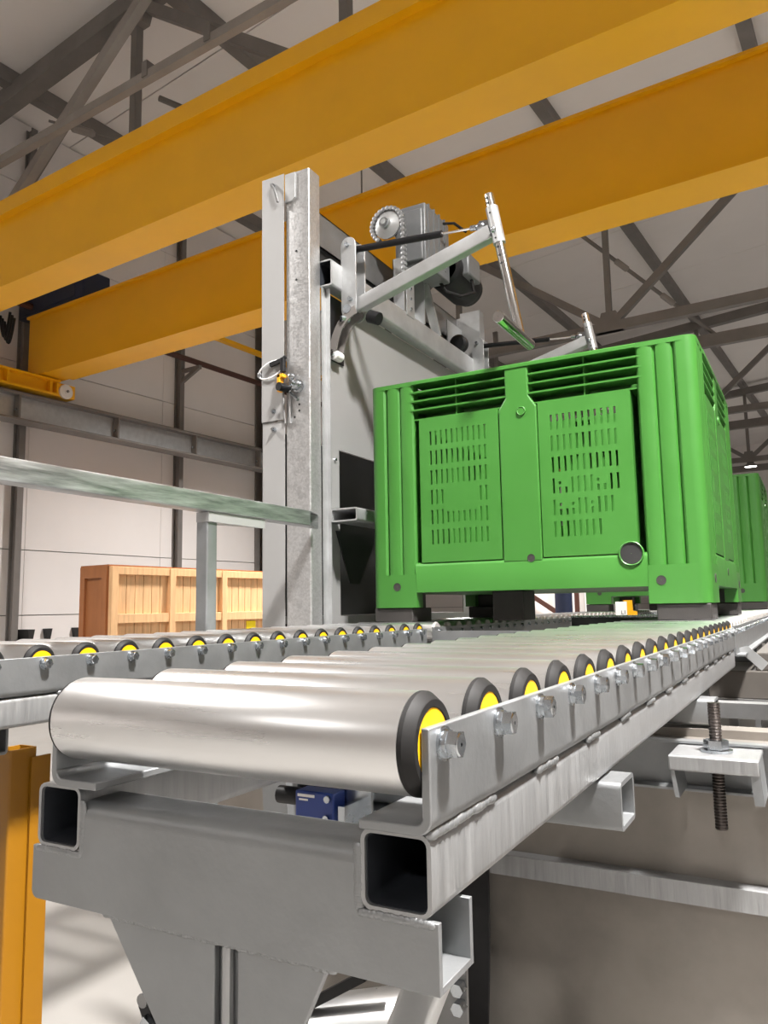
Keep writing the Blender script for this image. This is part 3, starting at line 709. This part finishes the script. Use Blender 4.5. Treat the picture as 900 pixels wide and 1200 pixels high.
# safety switch on the column
sw = part('safety_switch', MB().cyl((-1.764, 2.40, .925), (-1.764, 2.40, .980), .012, 14).cyl((-1.764, 2.37, .86), (-1.752, 2.42, .86), .017, 16), M['black'], tw, 'black and yellow safety switch')
part('yellow_clip', MB().box(-1.783, -1.768, 2.385, 2.41, .845, .915).box(-1.783, -1.755, 2.385, 2.41, .90, .915), M['orange'], sw, bevel=.002)
part('key_handle', MB().bar((-1.826, 2.40, .963), (-1.775, 2.40, .972), .012, .016).bar((-1.775, 2.40, .972), (-1.750, 2.40, .985), .01, .012), M['black'], sw)
part('cable_loop', MB().path([(-1.805+.062*math.cos(t)-.02, 2.405, .945+.032*math.sin(t)+.012*math.cos(t)) for t in [i*2*math.pi/22 for i in range(23)]], .0035, 8), M['white'], sw)
part('cable_crimp', MB().blob((-1.884, 2.405, .932), .010, .008, .012), M['zinc'], sw)
part('cable', MB().path([(-1.77, 2.408, .85), (-1.768, 2.41, .78), (-1.762, 2.412, .72)], .004, 6), M['galv_dark'], sw)
part('locking_pin', MB().lathe([(0, .024), (.012, .026), (.014, .020), (.035, .018), (.04, .010), (.06, .009)], (-1.700, 2.419, .862), (0, -1, 0), 20).blob((-1.728, 2.402, .90), .016, .012, .016).cyl((-1.735, 2.41, .84), (-1.69, 2.395, .80), .006, 8), M['zinc'], sw)
for (x, z) in ((-1.70, .79), (-1.70, .765), (-1.722, .742), (-1.712, 1.42), (-1.712, 1.30)):
    part('bolt_hole', MB().cyl((x, 2.4205, z), (x, 2.4185, z), .0045, 10), M['dark'], tw)
# front beam, rear beam and panel
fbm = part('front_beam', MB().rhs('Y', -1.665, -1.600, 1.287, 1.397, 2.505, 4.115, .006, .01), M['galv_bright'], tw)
part('beam_bore_shade', MB().rhs('Y', -1.6588, -1.6062, 1.2932, 1.3908, 2.508, 4.11, .0006, .005), M['bore_shade'], fbm)  # thin added skin whose dark colour is the shade in the hollow beam
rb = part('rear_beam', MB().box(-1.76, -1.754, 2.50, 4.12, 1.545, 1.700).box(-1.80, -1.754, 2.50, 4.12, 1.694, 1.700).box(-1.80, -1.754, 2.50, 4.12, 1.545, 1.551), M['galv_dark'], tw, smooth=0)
part('under_beam_shade', MB().box(-1.80, -1.77, 2.50, 4.12, 1.40, 1.545), M['dark'], tw, smooth=0)  # added dark box standing for the shadow below the rear beam
m = MB().holes(2.537, 4.118, -H, 1.29, [(2.655, 3.9, -.03, .645)], 0, .004).xf(lambda u, d, z: (-1.668-d, u, z))
pan = part('side_panel', m, M['sheet'], tw, smooth=0)
part('opening_shade', MB().box(-1.96, -1.95, 2.55, 4.0, -.2, .75), M['dark'], pan, smooth=0)  # dark sheet added to stand for the shade inside the tower
part('opening_sill', MB().box(-1.95, -1.675, 2.6, 3.95, -.06, -.03), M['galv_dark'], pan, smooth=0)
part('opening_bracket', MB().prism([(2.62, .31), (2.72, .10), (2.80, .10), (2.95, .31)], 'X', -1.667, -1.662), M['dark'], pan, smooth=0)
for (yy, z) in ((2.62, .60), (2.575, .27), (2.575, .02), (2.56, 1.0)):
    part('bolt', MB().cyl((-1.668, yy, z), (-1.660, yy, z), .006, 8), M['zinc'], pan)
part('guide_stub', MB().rhs('Y', -1.625, -1.505, .332, .384, 2.52, 3.6, .006, .010), M['galv_bright'], tw)
part('stub_bracket', MB().box(-1.667, -1.620, 2.56, 2.62, .335, .381), M['galv_dark'], tw, smooth=0)
part('backing_plate', MB().box(-1.666, -1.661, 2.545, 2.69, 1.01, 1.285), M['black'], tw, smooth=0)

def swing_arm(dy):
    Y = 2.60+dy
    a = part('swing_arm', MB().tubebar((-1.555, Y+.025, 1.225), (-.965, Y+.025, 1.390), .045, .056, .004), M['galv_bright'], tw, bevel=0)
    def lug(yy, x0=-1.606, x1=-1.536):
        xm = (x0+x1)/2; rr = (x1-x0)/2
        pts = arc(xm, 1.205, rr, 180, 360, 8)+arc(xm, 1.478, rr, 0, 180, 8)
        return MB().prism(pts, 'Y', yy-.004, yy+.004)
    part('pivot_lug', lug(Y-.012), M['galv_bright'], a, bevel=.001)
    part('pivot_lug', lug(Y+.062), M['galv_bright'], a, bevel=.001)
    part('pivot_pin', MB().cyl((-1.573, Y-.03, 1.478), (-1.573, Y+.075, 1.478), .009, 12).cyl((-1.560, Y-.03, 1.243), (-1.560, Y+.075, 1.243), .009, 12).cyl((-1.575, Y-.024, 1.205), (-1.575, Y-.016, 1.205), .018, 20), M['zinc'], a)
    part('gas_strut', MB().cyl((-1.560, Y+.02, 1.470), (-1.165, Y+.02, 1.437), .0135, 18), M['black'], a)
    part('strut_rod', MB().cyl((-1.165, Y+.02, 1.437), (-1.035, Y+.02, 1.426), .0045, 10).cyl((-1.60, Y+.02, 1.473), (-1.555, Y+.02, 1.47), .006, 10), M['chrome'], a)
    part('strut_eye', MB().cyl((-1.045, Y+.02, 1.427), (-1.022, Y+.02, 1.425), .011, 12).blob((-1.005, Y+.02, 1.424), .020, .014, .018).bar((-1.01, Y+.02, 1.43), (-.955, Y+.02, 1.425), .012, .03), M['zinc'], a)
    d = Vector((.0979, 0, -.548)).normalized()
    T = Vector((-.968, Y+.02, 1.540))
    part('socket', MB().lathe([(0, .019), (0, .0235), (.150, .0235), (.150, .019)], T+d*.055, d, 28, close=False), M['galv_bright'], a)
    m = MB().lathe([(0, .0165), (0, .018), (.002, .0185), (.575, .0185)], T, d, 28, close=True)
    part('rod', m, M['chrome'], a)
    m = MB()
    for k in (.02, .04, .225, .258, .292):
        c = T+d*k; m.cyl(c+Vector((-.004, -.0190, 0)), c+Vector((-.004, -.0175, 0)), .005, 10)
    for k in (.085, .19): 
        c = T+d*k; m.cyl(c+Vector((-.004, -.0242, 0)), c+Vector((-.004, -.0225, 0)), .004, 10)
    part('pin_hole', m, M['dark'], a)
    part('knob', MB().blob((-.945, Y-.008, 1.385), .012, .012, .012), M['zinc'], a)
    E = T+d*.575
    part('press_bar', MB().lathe([(0, .001), (0, .019), (.002, .0205), (.335, .0205), (.337, .019), (.337, .001)], (E.x, Y-.205, E.z-.005), (0, 1, 0), 28, close=False), M['chrome'], a)
    # curved catch with its white roller
    pts_o = [(-1.535-.125*math.sin(t)*.9, 1.195-.155*(1-math.cos(t))-.02*t) for t in [i*1.35/8 for i in range(9)]]
    for yy in (Y-.02, Y+.035):
        m = MB()
        nrm_ = []
        for i in range(len(pts_o)):
            p, q = pts_o[max(i-1, 0)], pts_o[min(i+1, len(pts_o)-1)]
            d_ = Vector((q[0]-p[0], q[1]-p[1])).normalized(); nrm_.append(Vector((-d_.y, d_.x))*.018)
        poly = [(p[0]+n_.x, p[1]+n_.y) for p, n_ in zip(pts_o, nrm_)]+[(p[0]-n_.x, p[1]-n_.y) for p, n_ in reversed(list(zip(pts_o, nrm_)))]
        part('catch', m.prism(poly, 'Y', yy-.002, yy+.002), M['steel_dark'], a, smooth=0)
    e = pts_o[-1]
    part('catch_roller', MB().lathe([(0, .018), (.002, .021), (.050, .021), (.052, .018)], (e[0], Y-.018, e[1]-.02), (0, 1, 0), 24), M['white'], a)
    part('catch_bolt', MB().cyl((e[0], Y-.034, e[1]-.02), (e[0], Y-.02, e[1]-.02), .010, 6).cyl((-1.60, Y-.03, 1.165), (-1.58, Y+.0, 1.170), .014, 8), M['zinc'], a)
    part('stop_buffer', MB().cyl((-1.50, Y+.03, 1.175), (-1.455, Y+.03, 1.155), .026, 18), M['black'], a)
    return a
swing_arm(0); swing_arm(1.40)

# drive on top of the beams: sprocket with chain, gearbox, motor
SCN = Vector((-1.657, 3.10, 1.812))
sp = part('sprocket', MB().lathe([(0, .066), (.012, .068), (.014, .060), (.03, .028), (.045, .026)], SCN, (0, -1, 0), 36).lathe([(.045, .016), (.055, .014)], SCN, (0, -1, 0), 6), M['galv_bright'], tw)
m = MB(); n = 24
for k in range(n):
    t = math.radians(232-14.5*k)
    if k >= 17: break
    c = SCN+Vector((.082*math.cos(t), -.007, .082*math.sin(t)))
    m.lathe([(-.014, .006), (-.012, .0115), (-.006, .0115), (-.006, .007), (.006, .007), (.006, .0115), (.012, .0115), (.014, .006)], c, (0, 1, 0), 10)
for k in range(12):
    c = SCN+Vector((.084, -.007, -.02-.024*k))
    m.lathe([(-.014, .006), (-.012, .0115), (-.006, .0115), (-.006, .007), (.006, .007), (.006, .0115), (.012, .0115), (.014, .006)], c, (0, 1, 0), 10)
    if k < 11: m.box(c.x-.006, c.x+.006, c.y-.012, c.y-.008, c.z-.024, c.z).box(c.x-.006, c.x+.006, c.y+.008, c.y+.012, c.z-.024, c.z)
part('chain', m, M['galv_streak'], tw)
gb = part('gearbox', MB().box(-1.665, -1.50, 3.18, 3.46, 1.62, 1.93).box(-1.655, -1.51, 3.165, 3.18, 1.64, 1.90), M['motor'], tw, bevel=.012)
part('gearbox_shaft', MB().cyl((-1.657, 3.05, 1.812), (-1.657, 3.18, 1.812), .022, 16), M['zinc'], gb)
for k in range(4): part('cooling_rib', MB().box(-1.67, -1.495, 3.215+.06*k, 3.225+.06*k, 1.66, 1.935), M['motor'], gb, smooth=0)
mt = part('motor', MB().lathe([(0, .085), (.02, .10), (.30, .10), (.32, .09), (.36, .085), (.38, .06), (.38, .001)], (-1.55, 3.46, 1.72), (0, 1, 0), 28, close=False), M['black'], tw)
part('terminal_box', MB().box(-1.50, -1.42, 3.52, 3.68, 1.68, 1.80), M['motor'], mt, bevel=.01)
part('motor_cable', MB().path([(-1.44, 3.6, 1.68), (-1.42, 3.58, 1.60), (-1.46, 3.5, 1.56), (-1.52, 3.45, 1.58), (-1.56, 3.42, 1.66)], .009), M['rubber'], mt)
part('motor_cable', MB().path([(-1.46, 3.3, 1.86), (-1.42, 3.34, 1.87), (-1.38, 3.40, 1.84)], .007), M['rubber'], mt)
mp_ = part('drive_bracket', MB().box(-1.66, -1.655, 3.14, 3.42, 1.397, 1.66).box(-1.66, -1.60, 3.14, 3.146, 1.397, 1.66).box(-1.66, -1.60, 3.36, 3.366, 1.397, 1.66), M['galv_bright'], tw, smooth=0)
part('drive_plate', MB().box(-1.602, -1.597, 3.16, 3.24, 1.38, 1.62), M['galv_bright'], mp_, bevel=.001)
for z in (1.42, 1.47, 1.52, 1.57): part('bolt', MB().cyl((-1.597, 3.20, z), (-1.59, 3.20, z), .007, 6), M['zinc'], mp_)
part('drive_gusset', MB().prism([(3.40, 1.66), (3.56, 1.397), (3.545, 1.397), (3.385, 1.64)], 'X', -1.645, -1.60), M['galv_bright'], mp_, smooth=0)
eb = part('end_bracket', MB().box(-1.70, -1.58, 4.05, 4.056, 1.397, 1.70).box(-1.586, -1.58, 4.056, 4.12, 1.397, 1.70).box(-1.70, -1.694, 3.85, 4.05, 1.42, 1.60), M['galv_bright'], tw, smooth=0)
part('guide_wheel', MB().lathe([(0, .001), (0, .04), (.01, .05), (.05, .05), (.06, .04), (.06, .001)], (-1.64, 3.85, 1.455), (0, 1, 0), 24), M['black'], eb)

# ------------------------------------------------------------------ guide rail with post, left of the line
gr = thing('guide_rail', 'galvanized guide rail on a square post left of the left conveyor', 'rail', (-1.585, 1.77, -H))
m = MB().rhs('Y', -1.605, -1.55, .293, .348, .15, 2.335, .0035, .005)
m.v = [(x, y_ if y_ < 1 else 2.267+(-1.55-x)*2.5, z) for x, y_, z in m.v]
part('rail', m, M['galv_diag'], gr)
part('post', MB().rhs('Z', -1.607, -1.563, 1.75, 1.795, -H, .262, .0035, .005), M['galv'], gr)
part('cap_plate', MB().prism([(-1.607, 1.75), (-1.557, 1.75), (-1.557, 2.02), (-1.607, 1.84)], 'Z', .2625, .2925), M['sheet'], gr, bevel=.001, smooth=0)
part('foot_plate', MB().box(-1.64, -1.53, 1.72, 1.83, -H, -H+.01), M['galv'], gr, smooth=0)

# yellow post under the left conveyor
r = thing('yellow_post', 'yellow square post standing under the left conveyor at the left edge', 'post', (-1.29, .93, -H))
part('post', MB().rhs('Z', -1.335, -1.287, .93, .985, -H, -.245, .004, .004), M['yellow'], r)
part('rear_flange', MB().box(-1.286, -1.281, .97, 1.01, -H, -.262), M['yellow'], r, smooth=0)
part('foot_plate', MB().box(-1.35, -1.2, .88, 1.05, -H, -H+.012), M['yellow'], r, smooth=0)

# ------------------------------------------------------------------ machine body at the lower right
ms_ = thing('machine_body', 'brown grey sheet metal machine body under the near conveyor, right side', 'machine', (.2, 1.55, -H))
part('panel', MB().box(-.64, 1.3, 1.53, 1.536, -H, -.33), M['plate'], ms_, smooth=0)
part('end_panel', MB().box(-.64, -.634, 1.536, 2.2, -H, -.26), M['plate'], ms_, smooth=0)
part('channel', MB().box(-.62, 1.3, 1.522, 1.528, -.329, -.245).box(-.62, 1.3, 1.490, 1.522, -.329, -.324).box(-.62, 1.3, 1.505, 1.522, -.250, -.245), M['galv'], ms_, bevel=.001, smooth=0)
part('angle_bar', MB().box(-.60, 1.3, 1.495, 1.500, -.521, -.483).box(-.60, 1.3, 1.500, 1.5295, -.487, -.483), M['galv_streak'], ms_, bevel=.001, smooth=0)
part('ledge', MB().box(-.62, 1.3, 1.66, 1.72, -.292, -.246).box(-.62, 1.3, 1.536, 1.66, -.30, -.262), M['plate'], ms_, smooth=0)
part('ledge', MB().box(-.30, 1.3, 1.95, 2.0, -.262, -.228), M['galv_dark'], ms_, smooth=0)
br = part('clamp_bracket', MB().box(-.236, -.098, 1.40, 1.522, -.262, -.252).box(-.236, -.098, 1.396, 1.402, -.277, -.252), M['galv_streak'], ms_, bevel=.004)
part('bracket_leg', MB().prism([(-.236, -.254), (-.230, -.254), (-.221, -.320), (-.228, -.320)], 'Y', 1.398, 1.489), M['galv'], br, smooth=0)
part('bracket_leg', MB().prism([(-.114, -.254), (-.098, -.254), (-.094, -.322), (-.108, -.322)], 'Y', 1.398, 1.489), M['galv'], br, smooth=0)
rd = part('threaded_rod', MB().lathe([(i*.0025, .0105 if i % 2 else .0092) for i in range(84)], (-.166, 1.455, -.378), (0, 0, 1), 18), M['rod'], ms_)
part('nut', MB().prism([(-.166+.02*math.cos(math.radians(60*k)), 1.455+.02*math.sin(math.radians(60*k))) for k in range(6)], 'Z', -.247, -.232).lathe([(0, .026), (.004, .026)], (-.166, 1.455, -.2515), (0, 0, 1), 24), M['zinc'], rd)
r = thing('rubber_flap', 'black rubber flap hanging at the left end of the brown machine body', 'flap', (-.65, 1.45, -H))
m = MB()
for i in range(10):
    t0, t1 = i/10, (i+1)/10
    b0, b1 = .035*math.sin(t0*2.6), .035*math.sin(t1*2.6)
    z0, z1 = -H+t0*.52, -H+t1*.52
    m.add([(-.74, 1.46+b0, z0), (-.604, 1.46+b0, z0), (-.604, 1.46+b1, z1), (-.74, 1.46+b1, z1), (-.74, 1.467+b0, z0), (-.604, 1.467+b0, z0), (-.604, 1.467+b1, z1), (-.74, 1.467+b1, z1)],
          [(0,1,2,3), (7,6,5,4), (1,5,6,2), (0,3,7,4)]+([(0,4,5,1)] if i == 0 else [])+([(3,2,6,7)] if i == 9 else []))
part('flap', m, M['rubber'], r, smooth=60)
r = thing('motor_bracket', 'small steel bracket with two bolts beneath the near conveyor corner', 'bracket', (-.42, .9, -H))
part('plate', MB().prism([(-.45, -H), (-.40, -H), (-.395, -.42), (-.44, -.44)], 'Y', .90, .906), M['galv_dark'], r, smooth=0)
for z in (-.447, -.468): part('bolt', MB().cyl((-.402, .90, z), (-.402, .885, z), .008, 6), M['zinc'], r)
r = thing('drive_cylinder', 'shiny grey tubular drive lying beneath the near conveyor', 'drive', (-.56, .935, -H))
part('tube', MB().cyl((-.655, .93, -.59), (-.44, .93, -.525), .06, 32), M['roller'], r)
part('cradle', MB().box(-.60, -.52, .90, .97, -H, -.61), M['galv_dark'], r, smooth=0)
part('stop_bar', MB().bar((-.632, .90, -.522), (-.535, .90, -.462), .012, .012), M['black'], r)
r = thing('diagonal_brace', 'bright square tube brace leaning beneath the near conveyor corner', 'brace', (-.45, .62, -H))
part('tube', MB().tubebar((-.55, .64, -H), (-.305, .63, -.30), .034, .03, .003, (0, 1, 0)), M['galv_bright'], r)
r = thing('hose_clamp', 'black metal clamp sticking out behind the near conveyor leg gusset', 'clamp', (-.55, .58, -.36))
part('jaw', MB().prism([(-.569, -.356), (-.553, -.332), (-.542, -.338), (-.52, -.372), (-.50, -.40), (-.545, -.40)], 'Y', .55, .59), M['black'], r, bevel=.002, smooth=0)
part('lever', MB().bar((-.555, .545, -.362), (-.515, .545, -.385), .006, .008), M['zinc'], r)
part('pin', MB().cyl((-.553, .54, -.345), (-.553, .60, -.345), .006, 12).cyl((-.56, .54, -.39), (-.56, .60, -.39), .006, 12), M['galv_dark'], r)

# sensor and posts seen between the first roller and the cross member
r = thing('light_sensor', 'small navy blue sensor with black cable gland under the front roller', 'sensor', (-.51, .75, -.245))
sb = part('body', MB().box(-.535, -.483, .75, .775, -.237, -.204), M['blue'], r, bevel=.002)
part('label_strip', MB().box(-.531, -.508, .7492, .7496, -.2105, -.2075).box(-.529, -.517, .7492, .7496, -.2145, -.2125), M['white'], sb, smooth=0)
part('gland', MB().cyl((-.565, .762, -.214), (-.535, .762, -.214), .010, 14), M['black'], sb)
part('screw', MB().cyl((-.490, .75, -.210), (-.490, .746, -.210), .004, 8).cyl((-.492, .75, -.231), (-.492, .746, -.231), .004, 8), M['zinc'], sb)
part('mount', MB().box(-.55, -.45, .776, .780, -.2395, -.195).box(-.55, -.45, .776, .93, -.2445, -.2405).box(-.474, -.466, .745, .776, -.2395, -.215), M['zinc'], r, smooth=0)
r = thing('inner_frame', 'grey steel uprights seen through the gap below the front roller', 'frame', (-.75, 1.3, -H))
part('upright', MB().rhs('Z', -.99, -.94, 1.05, 1.09, -H, -.20, .004, .005), M['galv'], r)
part('upright', MB().bar((-.70, 1.0, -H), (-.745, 1.0, -.22), .045, .03, (0, 1, 0)), M['galv'], r, smooth=0)
part('backing_sheet', MB().box(-1.14, -.66, 1.20, 1.206, -H, -.22), M['plate'], r, smooth=0)
part('top_bar', MB().box(-1.14, -.66, 1.0, 1.05, -.245, -.205), M['galv_dark'], r, smooth=0)

# ------------------------------------------------------------------ right edge, beyond the near conveyor
r = thing('deflector_plate', 'tilted pale steel plate jutting out below the far rail, right edge', 'plate', (-.15, 2.62, -.19))
m = MB().prism([(-.222, -.141), (-.156, -.206), (-.136, -.183), (-.190, -.133)], 'Y', 2.598, 2.602)
part('plate', m, M['galv_bright'], r, smooth=0)
r = thing('far_machine', 'dark grey machine housing on legs at the right edge beyond the conveyor', 'machine', (.3, 3.4, -H))
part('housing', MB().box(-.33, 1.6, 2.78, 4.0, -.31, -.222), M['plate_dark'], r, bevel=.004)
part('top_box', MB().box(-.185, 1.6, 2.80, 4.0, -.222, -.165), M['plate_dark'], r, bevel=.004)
part('skirt', MB().box(-.33, 1.6, 2.765, 2.779, -.335, -.31), M['galv_dark'], r, smooth=0)
for xx in (-.16, .5, 1.4): part('leg', MB().rhs('Z', xx-.03, xx+.03, 2.92, 2.98, -H, -.30, .004, .006), M['galv_dark'], r)
part('stretcher', MB().box(-.13, 1.37, 2.93, 2.97, -.44, -.39), M['galv_dark'], r, smooth=0)
part('cable', MB().path([(-.16+.035*i, 2.86, -.335-.05*math.sin(math.pi*i/8)) for i in range(9)], .010), M['rubber'], r)

# far things seen through the gap beneath the front crate
r = thing('navy_post', 'dark navy post seen far away under the front crate', 'post', (-2.58, 9.0, -H))
part('post', MB().lathe([(0, .10), (1.15, .10), (1.17, .085), (1.17, .001)], (-2.58, 9.0, -H), (0, 0, 1), 24, close=False), M['navy'], r)
part('base_ring', MB().lathe([(0, .14), (.02, .14), (.02, .10)], (-2.58, 9.0, -H), (0, 0, 1), 24, close=False), M['navy'], r)
r = thing('pallet_rack', 'far brown and white rack seen under the front crate beside the navy post', 'rack', (-2.7, 10.0, -H))
for xx in (-3.4, -2.95, -2.55): part('upright', MB().box(xx-.04, xx+.04, 10.0, 10.06, -H, .6), M['white'], r, smooth=0)
part('upright', MB().box(-2.72, -2.66, 9.98, 10.0, -H, .6), M['rust'], r, smooth=0)
part('brace', MB().bar((-3.4, 9.97, .2), (-2.8, 9.97, -.2), .03, .06), M['rust'], r, smooth=0)
part('back_sheet', MB().box(-3.5, -2.45, 10.08, 10.1, -H, .6), M['wall'], r, smooth=0)
